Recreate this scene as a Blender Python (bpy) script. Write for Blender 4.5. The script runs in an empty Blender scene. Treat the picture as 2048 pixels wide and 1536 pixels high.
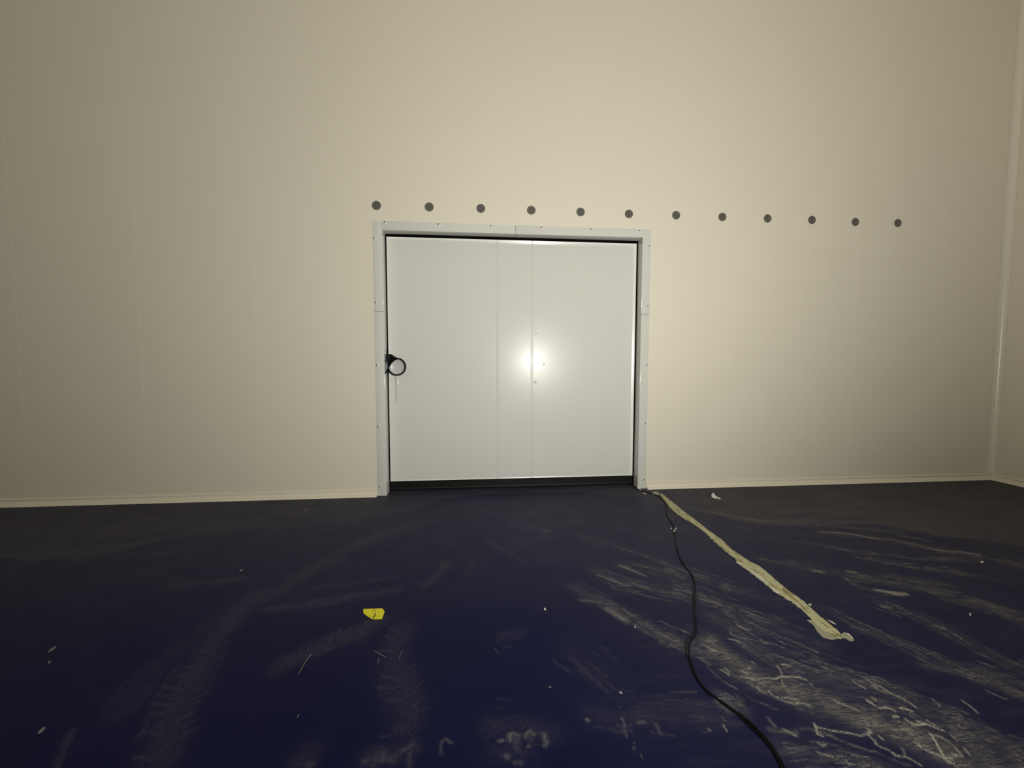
import bpy, math, random
import numpy as np
from mathutils import Vector, Matrix, noise

C = bpy.context.scene.collection
random.seed(7)
rng = np.random.default_rng(11)

# ---------------------------------------------------------------- camera
F, W, Hh = 750.0, 2048, 1536
YAW, PITCH, ROLL = -0.08287, -0.05535, 0.00076
CAM = Vector((0.0, -4.281, 1.5))
cy, sy, cp, sp = math.cos(YAW), math.sin(YAW), math.cos(PITCH), math.sin(PITCH)
fwd = Vector((-sy * cp, cy * cp, sp)); rgt0 = Vector((cy, sy, 0)); up0 = rgt0.cross(fwd)
rgt = rgt0 * math.cos(ROLL) + up0 * math.sin(ROLL)
upv = -rgt0 * math.sin(ROLL) + up0 * math.cos(ROLL)
cam = bpy.data.cameras.new('camera'); co = bpy.data.objects.new('camera', cam); C.objects.link(co)
cam.sensor_fit = 'HORIZONTAL'; cam.sensor_width = 36; cam.lens = F / W * 36; cam.clip_start = 0.02
m = Matrix((rgt, upv, -fwd)).transposed().to_4x4(); m.translation = CAM
co.matrix_world = m
bpy.context.scene.camera = co

# ---------------------------------------------------------------- world, light, exposure
w = bpy.data.worlds.new('world'); bpy.context.scene.world = w; w.use_nodes = True
w.node_tree.nodes['Background'].inputs[0].default_value = (0.9, 0.95, 1.0, 1)
w.node_tree.nodes['Background'].inputs[1].default_value = 0.0
ld = bpy.data.lights.new('torch_light', 'SPOT'); lo = bpy.data.objects.new('torch_light', ld); C.objects.link(lo)
ld.energy = 1090; ld.color = (1.0, 0.985, 0.90); ld.shadow_soft_size = 0.06
ld.spot_size = math.radians(172); ld.spot_blend = 1.0
lo.location = (1.42, -5.40, 1.54)
lo.rotation_euler = (Vector((0.2, 0, 5.3)) - lo.location).to_track_quat('-Z', 'Y').to_euler()
vs = bpy.context.scene.view_settings
vs.view_transform = 'Standard'; vs.look = 'None'; vs.gamma = 1; vs.use_curve_mapping = False
vs.exposure = 0.0


# ---------------------------------------------------------------- helpers
def ray(x, y):
    return fwd + rgt * ((x - W / 2) / F) + upv * ((Hh / 2 - y) / F)

def fl(x, y, Z=0.0):                         # pixel of the survey -> point on the floor
    d = ray(x, y); return CAM + d * ((Z - CAM.z) / d.z)

def wl(x, y, Y=0.0):                         # pixel of the survey -> point on the wall plane
    d = ray(x, y); return CAM + d * ((Y - CAM.y) / d.y)

def obj(name, verts, faces, mat, parent=None, smooth=False):
    me = bpy.data.meshes.new(name); me.from_pydata([tuple(v) for v in verts], [], faces); me.update()
    o = bpy.data.objects.new(name, me); C.objects.link(o)
    if mat: me.materials.append(mat)
    if smooth: me.polygons.foreach_set('use_smooth', [True] * len(me.polygons))
    if parent: o.parent = parent
    return o

def tag(o, label=None, cat=None, group=None, kind=None):
    if label: o['label'] = label
    if cat: o['category'] = cat
    if group: o['group'] = group
    if kind: o['kind'] = kind
    return o

def empty(name, loc=(0, 0, 0)):
    o = bpy.data.objects.new(name, None); C.objects.link(o); o.location = loc; o.empty_display_size = .05
    return o

class MB:
    def __init__(s): s.v = []; s.f = []
    def add(s, v, f):
        n = len(s.v); s.v += [Vector(p) for p in v]; s.f += [tuple(i + n for i in q) for q in f]; return s
    def box(s, x0, x1, y0, y1, z0, z1, b=0.0):
        if b <= 0:
            v = [(x, y, z) for x in (x0, x1) for y in (y0, y1) for z in (z0, z1)]
            return s.add(v, [(0, 1, 3, 2), (4, 6, 7, 5), (0, 4, 5, 1), (2, 3, 7, 6), (0, 2, 6, 4), (1, 5, 7, 3)])
        import bmesh
        bm = bmesh.new(); bmesh.ops.create_cube(bm, size=1)
        for q in bm.verts:
            q.co = Vector((x0 + (q.co.x + .5) * (x1 - x0), y0 + (q.co.y + .5) * (y1 - y0), z0 + (q.co.z + .5) * (z1 - z0)))
        bmesh.ops.bevel(bm, geom=bm.edges[:], offset=b, segments=2, affect='EDGES', profile=.5)
        bm.verts.index_update()
        s.add([q.co.copy() for q in bm.verts], [[q.index for q in f.verts] for f in bm.faces]); bm.free(); return s
    def prism(s, poly, d):                   # closed polygon (3d points) extruded by vector d
        n = len(poly); d = Vector(d); p = [Vector(q) for q in poly]
        return s.add(p + [q + d for q in p], [tuple(range(n))[::-1], tuple(range(n, 2 * n))] +
                     [(i, (i + 1) % n, n + (i + 1) % n, n + i) for i in range(n)])
    def lathe(s, prof, c, axis, seg=40, cap=True):     # profile (radius, height along axis)
        a = Vector(axis).normalized(); u = a.orthogonal().normalized(); t = a.cross(u); c = Vector(c); v = []; f = []
        for r, h in prof:
            for k in range(seg):
                g = 2 * math.pi * k / seg; v.append(c + a * h + (u * math.cos(g) + t * math.sin(g)) * r)
        for i in range(len(prof) - 1):
            for k in range(seg):
                k2 = (k + 1) % seg; f.append((i * seg + k, i * seg + k2, (i + 1) * seg + k2, (i + 1) * seg + k))
        if cap and prof[-1][0] > 1e-6: f.append(tuple((len(prof) - 1) * seg + k for k in range(seg)))
        return s.add(v, f)
    def tube(s, pts, r, seg=8):
        p = [Vector(q) for q in pts]; v = []; f = []
        for i, q in enumerate(p):
            t = (p[min(i + 1, len(p) - 1)] - p[max(i - 1, 0)]).normalized()
            side = t.cross(Vector((0, 0, 1))).normalized(); u = side.cross(t)
            rr = r[i] if isinstance(r, list) else r
            for k in range(seg):
                g = 2 * math.pi * k / seg; v.append(q + (side * math.cos(g) + u * math.sin(g)) * rr)
        for i in range(len(p) - 1):
            for k in range(seg):
                k2 = (k + 1) % seg; f.append((i * seg + k, i * seg + k2, (i + 1) * seg + k2, (i + 1) * seg + k))
        f.append(tuple(range(seg))[::-1]); f.append(tuple((len(p) - 1) * seg + k for k in range(seg)))
        return s.add(v, f)
    def build(s, name, mat, parent=None, smooth=False):
        return obj(name, s.v, s.f, mat, parent, smooth)

def smooth_by_angle(o, deg=35):
    me = o.data; me.polygons.foreach_set('use_smooth', [True] * len(me.polygons))
    try:
        me.set_sharp_from_angle(angle=math.radians(deg))
    except Exception:
        pass
    return o

def spline(pts, n=8):
    p = [Vector(q) for q in pts]; p = [p[0] * 2 - p[1]] + p + [p[-1] * 2 - p[-2]]; out = []
    for i in range(1, len(p) - 2):
        a, b, c, d = p[i - 1:i + 3]
        for k in range(n):
            t = k / n
            out.append(.5 * ((2 * b) + (c - a) * t + (2 * a - 5 * b + 4 * c - d) * t * t + (3 * b - a - 3 * c + d) * t ** 3))
    out.append(p[-2]); return out

def material(name, col, rough=.5, metal=0.0, bump=0.0, bscale=200, var=0.0, vscale=3, spec=.5):
    mt = bpy.data.materials.new(name); mt.use_nodes = True; nt = mt.node_tree; N = nt.nodes; L = nt.links
    b = N['Principled BSDF']; b.inputs['Base Color'].default_value = (*col, 1); b.inputs['Roughness'].default_value = rough
    b.inputs['Metallic'].default_value = metal; b.inputs['Specular IOR Level'].default_value = spec
    tc = N.new('ShaderNodeTexCoord')
    if var > 0:
        nz = N.new('ShaderNodeTexNoise'); nz.inputs['Scale'].default_value = vscale; nz.inputs['Detail'].default_value = 6
        L.new(tc.outputs['Object'], nz.inputs['Vector'])
        mx = N.new('ShaderNodeMix'); mx.data_type = 'RGBA'
        mx.inputs['A'].default_value = (*[c * (1 - var) for c in col], 1)
        mx.inputs['B'].default_value = (*[min(1, c * (1 + var)) for c in col], 1)
        L.new(nz.outputs['Fac'], mx.inputs['Factor']); L.new(mx.outputs['Result'], b.inputs['Base Color'])
    if bump > 0:
        nz = N.new('ShaderNodeTexNoise'); nz.inputs['Scale'].default_value = bscale; nz.inputs['Detail'].default_value = 3
        L.new(tc.outputs['Object'], nz.inputs['Vector'])
        bp = N.new('ShaderNodeBump'); bp.inputs['Strength'].default_value = 1; bp.inputs['Distance'].default_value = bump
        L.new(nz.outputs['Fac'], bp.inputs['Height']); L.new(bp.outputs['Normal'], b.inputs['Normal'])
    return mt

M_wall = material('cream_panel_coating', (.70, .655, .545), .5, bump=.00015, bscale=120, var=.015, vscale=1.2)
M_skirt = material('cream_plastic_cove', (.76, .71, .58), .25, bump=.0001, bscale=60)
M_frame = material('white_coated_steel_frame', (.62, .617, .58), .13, var=.01)
M_door = material('white_coated_steel_leaf', (.62, .617, .585), .265, bump=.00004, bscale=30, spec=.17)
M_black = material('black_rubber', (.0015, .0015, .0015), .8, spec=.05)
M_sweep = material('black_sweep_rubber', (.005, .0058, .0048), .55, bump=.0015, bscale=25, spec=.2)
M_plastic = material('black_plastic', (.003, .003, .0045), .3, spec=.25)
M_steel = material('brushed_steel', (.55, .58, .62), .22, metal=1.0)
M_washer = material('grey_washer', (.10, .094, .083), .55, metal=.0, var=.12, vscale=60, bump=.0004, bscale=150)
M_bolt = material('bolt_steel', (.42, .40, .37), .3, metal=.9)
M_screw = material('white_screw_head', (.72, .71, .68), .25)
M_hole_shade = material('dark_hole_and_shade', (.03, .03, .028), .5)  # small holes, and the painted shade side of the frame screws
M_joint = material('dark_joint_gap', (.10, .095, .085), .7)
M_cord = material('black_cable_jacket', (.0025, .0025, .004), .5, spec=.15)
M_white = material('white_scrap', (.55, .54, .51), .45)
M_foil = material('crumpled_foil', (.78, .76, .74), .3, metal=.55)
M_straw = material('pale_straw', (.18, .178, .16), .6)
M_flake = material('pale_flake', (.13, .13, .12), .6)
M_tick = material('black_ink', (.02, .02, .01), .5)
M_yellow = material('yellow_paper', (.74, .68, .008), .42, var=.08, vscale=30)

# ---------------------------------------------------------------- room shell
ZC = 6.6; XL = -7.6; XR = 6.6; YF = -16.0
OX0, OX1, OZ = -1.07, 1.87, 2.955            # the doorway
SEAM0, STEP = -1.243, 1.1645
seams = [SEAM0 + STEP * k for k in range(-5, 7)]
b = MB(); xs = [XL] + [s for s in seams if XL + .1 < s < XR - .1] + [XR]
g = .0009; dp = .0007
def wall_strip(x0, x1, z0):
    b.add([(x0, 0, z0), (x1, 0, z0), (x1, 0, ZC), (x0, 0, ZC)], [(0, 1, 2, 3)])
def groove(x, z0):
    b.add([(x - g, 0, z0), (x, dp, z0), (x, dp, ZC), (x - g, 0, ZC)], [(0, 1, 2, 3)])
    b.add([(x, dp, z0), (x + g, 0, z0), (x + g, 0, ZC), (x, dp, ZC)], [(0, 1, 2, 3)])
cuts = sorted(xs + [OX0, OX1])
for i in range(len(cuts) - 1):
    x0, x1 = cuts[i], cuts[i + 1]
    z0 = OZ if (x0 >= OX0 - 1e-6 and x1 <= OX1 + 1e-6) else 0
    a = x0 + (g if x0 in seams else 0); c = x1 - (g if x1 in seams else 0)
    wall_strip(a, c, z0)
for s in xs[1:-1]: groove(s, OZ if OX0 < s < OX1 else 0)
# panel thickness round the doorway
b.add([(OX0, 0, 0), (OX0, .12, 0), (OX0, .12, OZ), (OX0, 0, OZ)], [(0, 1, 2, 3)])
b.add([(OX1, 0, 0), (OX1, .12, 0), (OX1, .12, OZ), (OX1, 0, OZ)], [(3, 2, 1, 0)])
b.add([(OX0, 0, OZ), (OX0, .12, OZ), (OX1, .12, OZ), (OX1, 0, OZ)], [(0, 1, 2, 3)])
b.box(XL, OX0, .12, .125, 0, ZC).box(OX1, XR, .12, .125, 0, ZC).box(OX0, OX1, .12, .125, OZ, ZC)
tag(b.build('wall_back', M_wall), kind='structure')
tag(MB().box(XR, XR + .12, YF, .12, 0, ZC).build('wall_right', M_wall), kind='structure')
tag(MB().box(XL - .12, XL, YF, .12, 0, ZC).build('wall_left', M_wall), kind='structure')
tag(MB().box(XL - .12, XR + .12, YF - .12, YF, 0, ZC).build('wall_front', M_wall), kind='structure')
tag(MB().box(XL - .12, XR + .12, YF - .12, .12, ZC, ZC + .12).build('ceiling', M_wall), kind='structure')

# cove skirting: a moulded strip with a small ledge on top and a foot that sweeps out to the floor
prof = [(0, .078), (.006, .077), (.012, .074), (.015, .069), (.014, .064), (.011, .058), (.010, .048), (.011, .036), (.015, .028), (.023, .0235), (.032, .020), (.040, .0155), (.046, .010), (.049, .001), (0, .001)]
def skirting(name, x0, x1):
    n = len(prof); v = [(x0, -y, z) for y, z in prof] + [(x1, -y, z) for y, z in prof]
    f = [(i, i + 1, n + i + 1, n + i) for i in range(n - 1)] + [tuple(range(n))[::-1], tuple(range(n, 2 * n))]
    return tag(smooth_by_angle(obj(name, v, f, M_skirt), 30), kind='structure')
skirting('baseboard_back', XL + .001, -1.171)
skirting('baseboard_back_right', 1.972, XR - .012)
n = len(prof); v = [(XR - y, -.012, z) for y, z in prof] + [(XR - y, YF + .02, z) for y, z in prof]
tag(smooth_by_angle(obj('baseboard_right', v, [(i, n + i, n + i + 1, i + 1) for i in range(n - 1)] + [tuple(range(n)), tuple(range(n, 2 * n))[::-1]], M_skirt), 30), kind='structure')
# rounded cove strip up the right corner
r = .055; arc = [(XR - r + r * math.sin(t) - .001, -r + r * math.cos(t) - .001) for t in [math.pi / 2 * k / 10 for k in range(11)]]
arc = [(XR - r - .006, -.001), (XR - r - .005, -.004)] + [(x, y - .003) for x, y in arc] + [(XR - .004, -r - .006), (XR - .001, -r - .007)]
n = len(arc); v = [(x, y, .074) for x, y in arc] + [(x, y, ZC) for x, y in arc]
tag(smooth_by_angle(obj('trim_1', v, [(i, i + 1, n + i + 1, n + i) for i in range(n - 1)], material('corner_cove_plastic', (.72, .675, .56), .3)), 40), kind='structure')

# ---------------------------------------------------------------- door frame (steel angle round the doorway)
fr = empty('trim_2', (0, 0, 0)); tag(fr, kind='structure')
FX0, FX1, FZ = -1.168, 1.968, 3.047
t_ = .0016; PR = .004
def upright(xo, xi, z0, z1):
    b = MB(); a, c = min(xo, xi), max(xo, xi)
    b.box(a, c, -PR, -.0006, z0, z1, .0012)
    s = 1 if xi > xo else -1
    e = xi - s * .0005
    b.box(min(e, e + s * .003), max(e, e + s * .003), -.002, .121, z0, z1)
    # slightly raised return lip on the outer edge
    return smooth_by_angle(b.build('frame_section', M_frame, fr), 30)
zj_l = wl(760, 623).z; zj_r = wl(1288, 629).z
upright(FX0, OX0, .004, zj_l - .002); upright(FX0, OX0, zj_l + .002, FZ)
upright(FX1, OX1, .004, zj_r - .002); upright(FX1, OX1, zj_r + .002, FZ)
for x0, x1 in ((-1.066, .3920), (.3960, 1.866)):
    b = MB().box(x0 - (.009 if x0 < -1 else 0), x1 + (.009 if x1 > 1.8 else 0), -PR - .0015, -PR + .0004, OZ - .003, FZ - .001, .0006)
    b.box(x0, x1, -.004, .121, OZ - .004, OZ - .0005)
    smooth_by_angle(b.build('frame_section', M_frame, fr), 30)
for x0, x1, z0, z1 in ((FX0 + .001, OX0 - .001, zj_l - .003, zj_l + .003), (OX1 + .001, FX1 - .001, zj_r - .003, zj_r + .003), (.391, .397, OZ + .001, FZ - .002), (-1.0775, -1.0745, OZ, FZ - .001), (1.8745, 1.8775, OZ, FZ - .001)):
    MB().box(x0, x1, -.0032, -.0004, z0, z1).build('joint', M_joint, fr)
# dome headed screws along the frame
SC = [(770, 444.5), (877, 448.5), (981, 452), (1082, 455), (1181, 458.5), (1278, 461.5), (749, 477), (752, 605), (754, 730),
      (757, 853), (760, 972), (1298, 492), (1295, 612), (1293, 730), (1290, 846), (1287, 959)]
for i, (x, y) in enumerate(SC):
    p = wl(x + (1.5 if x < 765 else -2 if x > 1285 else .8), y + (2.2 if 765 < x < 1285 else 0))
    b = MB().lathe([(.0155, 0), (.0145, .0035), (.0105, .0072), (.007, .009), (.005, .009), (.005, .006), (0, .006)], (p.x, -PR - .0008, p.z), (0, -1, 0), 20)
    s_ = smooth_by_angle(b.build('screw', M_screw, fr), 50)
    # dark stub stands in for the dome's shaded side, away from the doorway
    dx, dz = ((-.010, 0) if x < 765 else (.010, .001) if x > 1285 else (-.002, .010))
    MB().lathe([(.0075, 0), (.007, .006), (.004, .0085), (0, .0085)], (p.x + dx, -PR - .004, p.z + dz), (0, -1, 0), 10).build('screw_shade', M_hole_shade, s_)

# ---------------------------------------------------------------- sliding door
door = empty('door_1', (0, 0, 0)); tag(door, kind='structure')
LX0, LX1, LZ0, LZ1, LY = -1.052, 1.850, .123, 2.918, .130
S1, S2 = .198, .598
def axis(lo, hi, extra):
    v = set(np.round(np.linspace(lo, hi, 150), 5)); v |= set(round(e, 5) for e in extra if lo <= e <= hi); return sorted(v)
ex = [LX0 + k * .004 for k in range(14)] + [LX1 - k * .004 for k in range(14)]
for s in (S1, S2): ex += [s + k * .0012 for k in range(-4, 5)] + [s + k * .006 for k in range(-9, 10)]
ez = [LZ1 - k * .004 for k in range(14)] + [LZ0 + k * .003 for k in range(6)]
gx, gz = axis(LX0, LX1, ex), axis(LZ0, LZ1, ez)
X, Z = np.meshgrid(gx, gz)
RW, RH = .046, .0125
def rim(d, wd, h): return h * np.clip(1 - d / wd, 0, 1) ** 1.35
Hf = np.maximum(np.maximum(rim(X - LX0, .085, .010), rim(LX1 - X, RW * .8, .010)), np.maximum(rim(LZ1 - Z, RW, RH), rim(Z - LZ0, .014, .004)))
# left sheet laps over the narrow middle sheet
d = X - S1; Hf += np.where(d < 0, .0022 * np.exp(-(d / .007) ** 2), 0) - np.where((d >= 0) & (d < .0042), .0034, 0) - np.where(d >= 0, .0004 * np.exp(-(d / .012) ** 2), 0)
# butt joint with both sheet edges turned in, the right one only a little
d = X - S2; Hf -= .0012 * np.exp(-(np.abs(d) / .016) ** 1.5) + np.where(np.abs(d) < .0026, .005, 0)
# sheet metal is never quite flat
wav = np.array([[noise.noise(Vector((x * 1.7, z * 1.3, 3.1))) for x in gx] for z in gz])
Hf += .0011 * wav
for px, py, rr, am in ((1072, 665, .012, -.0022), (1070.5, 765, .012, -.0028), (1070, 566, .008, -.001), (1070, 912, .006, -.0012), (1071, 716, .008, -.002), (1088, 729, .012, -.0024)):
    pass
verts = [(X[j, i], LY - Hf[j, i], Z[j, i]) for j in range(len(gz)) for i in range(len(gx))]
nx, nz_ = len(gx), len(gz)
faces = [(j * nx + i, j * nx + i + 1, (j + 1) * nx + i + 1, (j + 1) * nx + i) for j in range(nz_ - 1) for i in range(nx - 1)]
loop = [i for i in range(nx)] + [j * nx + nx - 1 for j in range(1, nz_)] + [(nz_ - 1) * nx + i for i in range(nx - 2, -1, -1)] + [j * nx for j in range(nz_ - 2, 0, -1)]
base = len(verts); verts += [(verts[k][0], LY + .019, verts[k][2]) for k in loop]
for k in range(len(loop)):
    k2 = (k + 1) % len(loop); faces.append((loop[k2], loop[k], base + k, base + k2))
faces.append(tuple(range(base, base + len(loop))))
leaf = smooth_by_angle(obj('door_leaf', verts, faces, M_door, door), 32)
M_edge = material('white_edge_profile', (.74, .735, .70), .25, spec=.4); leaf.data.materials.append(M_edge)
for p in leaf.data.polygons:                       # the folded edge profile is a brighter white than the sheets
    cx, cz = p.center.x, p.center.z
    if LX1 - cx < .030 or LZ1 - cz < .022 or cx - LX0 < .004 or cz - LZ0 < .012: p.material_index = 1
# dents and a drilled spot beside the joint, as small pressed marks in the coating
nt = M_door.node_tree; N = nt.nodes; L = nt.links; tc = N.new('ShaderNodeTexCoord'); acc = None
for px, py, rr, am in ((1072, 666, .018, .6), (1070.5, 765, .020, .9), (1070, 566, .011, .3), (1070, 912, .010, .4), (1088, 729, .016, .4)):
    p = wl(px, py, LY)
    vm = N.new('ShaderNodeVectorMath'); vm.operation = 'DISTANCE'; vm.inputs[1].default_value = p; L.new(tc.outputs['Object'], vm.inputs[0])
    mr = N.new('ShaderNodeMapRange'); mr.interpolation_type = 'SMOOTHSTEP'; mr.inputs['From Min'].default_value = 0; mr.inputs['From Max'].default_value = rr
    mr.inputs['To Min'].default_value = -am; mr.inputs['To Max'].default_value = 0; L.new(vm.outputs['Value'], mr.inputs['Value'])
    if acc is None: acc = mr.outputs['Result']
    else:
        ad = N.new('ShaderNodeMath'); ad.operation = 'ADD'; L.new(acc, ad.inputs[0]); L.new(mr.outputs['Result'], ad.inputs[1]); acc = ad.outputs['Value']
bp = N.new('ShaderNodeBump'); bp.inputs['Distance'].default_value = .004; bp.inputs['Strength'].default_value = 1
L.new(acc, bp.inputs['Height'])
N['Principled BSDF'].inputs['Coat Weight'].default_value = .09; N['Principled BSDF'].inputs['Coat Roughness'].default_value = .085
old = N['Principled BSDF'].inputs['Normal'].links[0].from_socket
L.new(old, bp.inputs['Normal']); L.new(bp.outputs['Normal'], N['Principled BSDF'].inputs['Normal'])
p = wl(1070.8, 716, LY)
o = MB().lathe([(.006, 0), (.005, .002), (0, .002)], (p.x, LY - .001, p.z), (0, -1, 0), 10).build('drill_hole', M_hole_shade, leaf)
M_scuff = material('grey_scuff', (.33, .33, .31), .5)
for q in ([(1073, 719), (1076, 724)], [(1076.5, 718), (1079, 723)], [(1085.5, 729.5), (1090, 728)], [(1073, 727), (1075, 725)]):
    a, c = [wl(x, y, LY - .0012) for x, y in q]; dd = (c - a).normalized().cross(Vector((0, 1, 0))) * .0016
    MB().prism([a - dd, a + dd, c + dd * .4, c - dd * .4], (0, -.0006, 0)).build('scuff', M_scuff, leaf)
# rubber seal behind the leaf, all round, and the rubber sweep along its foot
b = MB(); y0, y1 = .150, .185
b.box(OX0 - .08, LX0 + .05, y0, y1, .002, OZ + .1).box(LX1 - .05, OX1 + .08, y0, y1, .002, OZ + .1).box(LX0 + .05, LX1 - .05, y0, y1, LZ1 - .05, OZ + .1)
b.build('seal', M_black, door)
b = MB(); yy = [(.134, .1222), (.1345, .09), (.1345, .04), (.131, .026), (.133, .018), (.140, .016), (.149, .03), (.149, .1222)]
b.prism([(LX0 - .004, y, z) for y, z in yy], (LX1 - LX0 + .006, 0, 0))
b.build('door_sweep', M_sweep, door)
# ring pull on an arm, black
hc = wl(794, 733.5, .085)
pull = smooth_by_angle(MB().lathe([(.1005, -.016), (.103, -.011), (.103, .011), (.1005, .016), (.0885, .016), (.086, .011), (.086, -.011), (.0885, -.016), (.1005, -.016)],
                                  (hc.x, .082, hc.z), (0, -1, 0), 64, False).build('ring_pull', M_plastic, door), 40)
arm = [wl(x, y, .09) for x, y in ((775.5, 708.5), (781.5, 708), (785, 710), (798, 718), (790, 721), (783, 727), (779, 735), (776.5, 735))]
ab = MB().prism([(q.x, .074, q.z) for q in arm], (0, .026, 0))
ab.box(-1.048, -1.016, .094, .1245, 1.545, 1.60, .002)
ab.box(-1.050, -1.032, .094, .1245, 1.40, 1.50, .002)
ab.build('pull_arm', M_plastic, pull)
M_dish = material('grey_pull_plate', (.50, .50, .48), .35)
smooth_by_angle(MB().lathe([(.0875, .004), (.080, -.004), (.06, -.012), (.03, -.016), (0, -.017)], (hc.x, .082, hc.z), (0, -1, 0), 48).build('pull_plate', M_dish, pull), 60)
a0 = wl(791, 750, .12); a1 = wl(797.5, 802, .12)
smooth_by_angle(MB().box(a0.x, a1.x, .112, .1305, a1.z, a0.z + .06, .003).build('latch_bar', M_frame, door), 30)
# striker plate on the left return of the frame
z0, z1 = wl(770, 748, .06).z, wl(770, 697, .06).z
pv = []; pf = []; ns = 14
for k in range(ns + 1):
    t = k / ns; z = z0 + (z1 - z0) * t; bul = .003 + .014 * max(0, math.sin(math.pi * min(1, t * 1.5))) ** 1.5
    for yq in (.012, .03, .075, .1, .118): pv.append((OX0 + .0025 + (bul if .02 < yq < .11 else .0012), yq, z))
for k in range(ns):
    for i in range(4): pf.append((k * 5 + i, k * 5 + i + 1, (k + 1) * 5 + i + 1, (k + 1) * 5 + i))
smooth_by_angle(obj('striker_plate', pv, pf, M_steel, fr), 50)

# ---------------------------------------------------------------- washers with bolts, in a row above the door
WP = [(752, 411), (858, 414), (962, 417), (1063, 420.5), (1161, 424), (1258, 428), (1353, 430.5), (1445, 434), (1537, 437), (1623, 440), (1710, 444), (1794, 446)]
WL = ['leftmost dark grey washer and bolt, over the left corner of the door frame',
      'second dark grey washer and bolt from the left, above the left door sheet',
      'third dark grey washer and bolt from the left, above the white door',
      'dark grey washer and bolt directly above the joint in the middle of the door',
      'fifth dark grey washer and bolt from the left, above the right door sheet',
      'dark grey washer and bolt above the right end of the door',
      'dark grey washer and bolt just past the right edge of the door frame',
      'dark grey washer and bolt on bare wall, second past the door frame',
      'dark grey washer and bolt on bare wall, third past the door frame',
      'dark grey washer and bolt on bare wall, third from the right end of the row',
      'dark grey washer and bolt on bare wall, second from the right end of the row',
      'rightmost dark grey washer and bolt, nearest the right corner of the room']
src = None
for k, (x, y) in enumerate(WP):
    X_ = -1.1224 + .56454 * k; Z_ = wl(x, y).z
    if src is None:
        src = empty('washer_bolt', (X_, 0, Z_))
        smooth_by_angle(MB().lathe([(.048, .0005), (.048, .003), (.045, .006), (.036, .008), (.028, .0065), (.020, .0065), (.017, .0035), (.0, .0035)], (0, 0, 0), (0, -1, 0), 48).build('washer', M_washer, src), 30)
        smooth_by_angle(MB().lathe([(.0125, .003), (.0125, .008), (.009, .0125), (.0, .014)], (0, 0, -.001), (0, -1, 0), 16).build('bolt_head', M_bolt, src), 40)
        MB().lathe([(.0052, .004), (.0050, .0145), (0, .0145)], (-.004, 0, .006), (0, -1, 0), 10).build('bolt_socket', M_hole_shade, src)
        o = src
    else:
        o = src.copy(); C.objects.link(o); o.location = (X_, 0, Z_)
        for ch in src.children:
            c = ch.copy(); C.objects.link(c); c.parent = o
    tag(o, WL[k], 'bolt', 'washer bolts in a row above the door')

# ---------------------------------------------------------------- floor
def seq(*parts):
    out = []
    for a, e, st in parts: out += list(np.arange(a, e, st))
    return np.array(out)
gx = seq((XL - .12, -4.6, .3), (-4.6, -.6, .016), (-.6, .6, .010), (.6, 3.2, .0065), (3.2, XR + .12, .016)); gx = np.append(gx, XR + .12)
gy = seq((YF - .12, -3.3, .4), (-3.3, -2.2, .0055), (-2.2, -1.2, .009), (-1.2, .3, .014)); gy = np.append(gy, .3)
GX, GY = np.meshgrid(gx, gy)
def vnoise(x, y, seed, octs=4):
    out = np.zeros_like(x); amp = 1; tot = 0; r_ = np.random.default_rng(seed); T = r_.random((256, 256))
    for o_ in range(octs):
        xi = np.floor(x).astype(int); yi = np.floor(y).astype(int); fx = x - xi; fy = y - yi
        fx = fx * fx * (3 - 2 * fx); fy = fy * fy * (3 - 2 * fy)
        g_ = lambda a, c: T[(yi + c) % 256, (xi + a) % 256]
        out += amp * ((g_(0, 0) * (1 - fx) + g_(1, 0) * fx) * (1 - fy) + (g_(0, 1) * (1 - fx) + g_(1, 1) * fx) * fy)
        tot += amp; amp *= .5; x = x * 2.03 + 17.3; y = y * 2.03 + 9.1
    return out / tot
dust = np.zeros_like(GX); cream = np.zeros_like(GX)
WX = GX + .016 * (vnoise(GX * 30, GY * 30, 31, 3) - .5) + .05 * (vnoise(GX * 6, GY * 6, 33, 2) - .5); WY = GY + .016 * (vnoise(GX * 30, GY * 30, 32, 3) - .5) + .05 * (vnoise(GX * 6, GY * 6, 34, 2) - .5)
def fp(pts): return [(fl(x, y).x, fl(x, y).y) for x, y in pts]
def stroke(A, P, wd, amt, mode='max', soft=1.0):
    """lay a soft ribbon of half width wd (metres) along world polyline P"""
    P = np.array(P)
    i0, i1 = np.searchsorted(gx, [P[:, 0].min() - wd * 2 - .04, P[:, 0].max() + wd * 2 + .04]); j0, j1 = np.searchsorted(gy, [P[:, 1].min() - wd * 2 - .04, P[:, 1].max() + wd * 2 + .04])
    if i1 <= i0 or j1 <= j0: return
    x = WX[j0:j1, i0:i1]; y = WY[j0:j1, i0:i1]; D = np.full(x.shape, 9.0)
    for (ax, ay), (bx, by) in zip(P[:-1], P[1:]):
        vx, vy = bx - ax, by - ay; l2 = vx * vx + vy * vy + 1e-12
        t = np.clip(((x - ax) * vx + (y - ay) * vy) / l2, 0, 1)
        D = np.minimum(D, np.hypot(x - ax - t * vx, y - ay - t * vy))
    v = amt * np.exp(-(D / wd) ** (2 * soft))
    S = A[j0:j1, i0:i1]
    A[j0:j1, i0:i1] = np.maximum(S, v) if mode == 'max' else S + v
def smoothline(P, n=8): return [(q.x, q.y) for q in spline([Vector((a, c, 0)) for a, c in P], n)]
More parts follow.
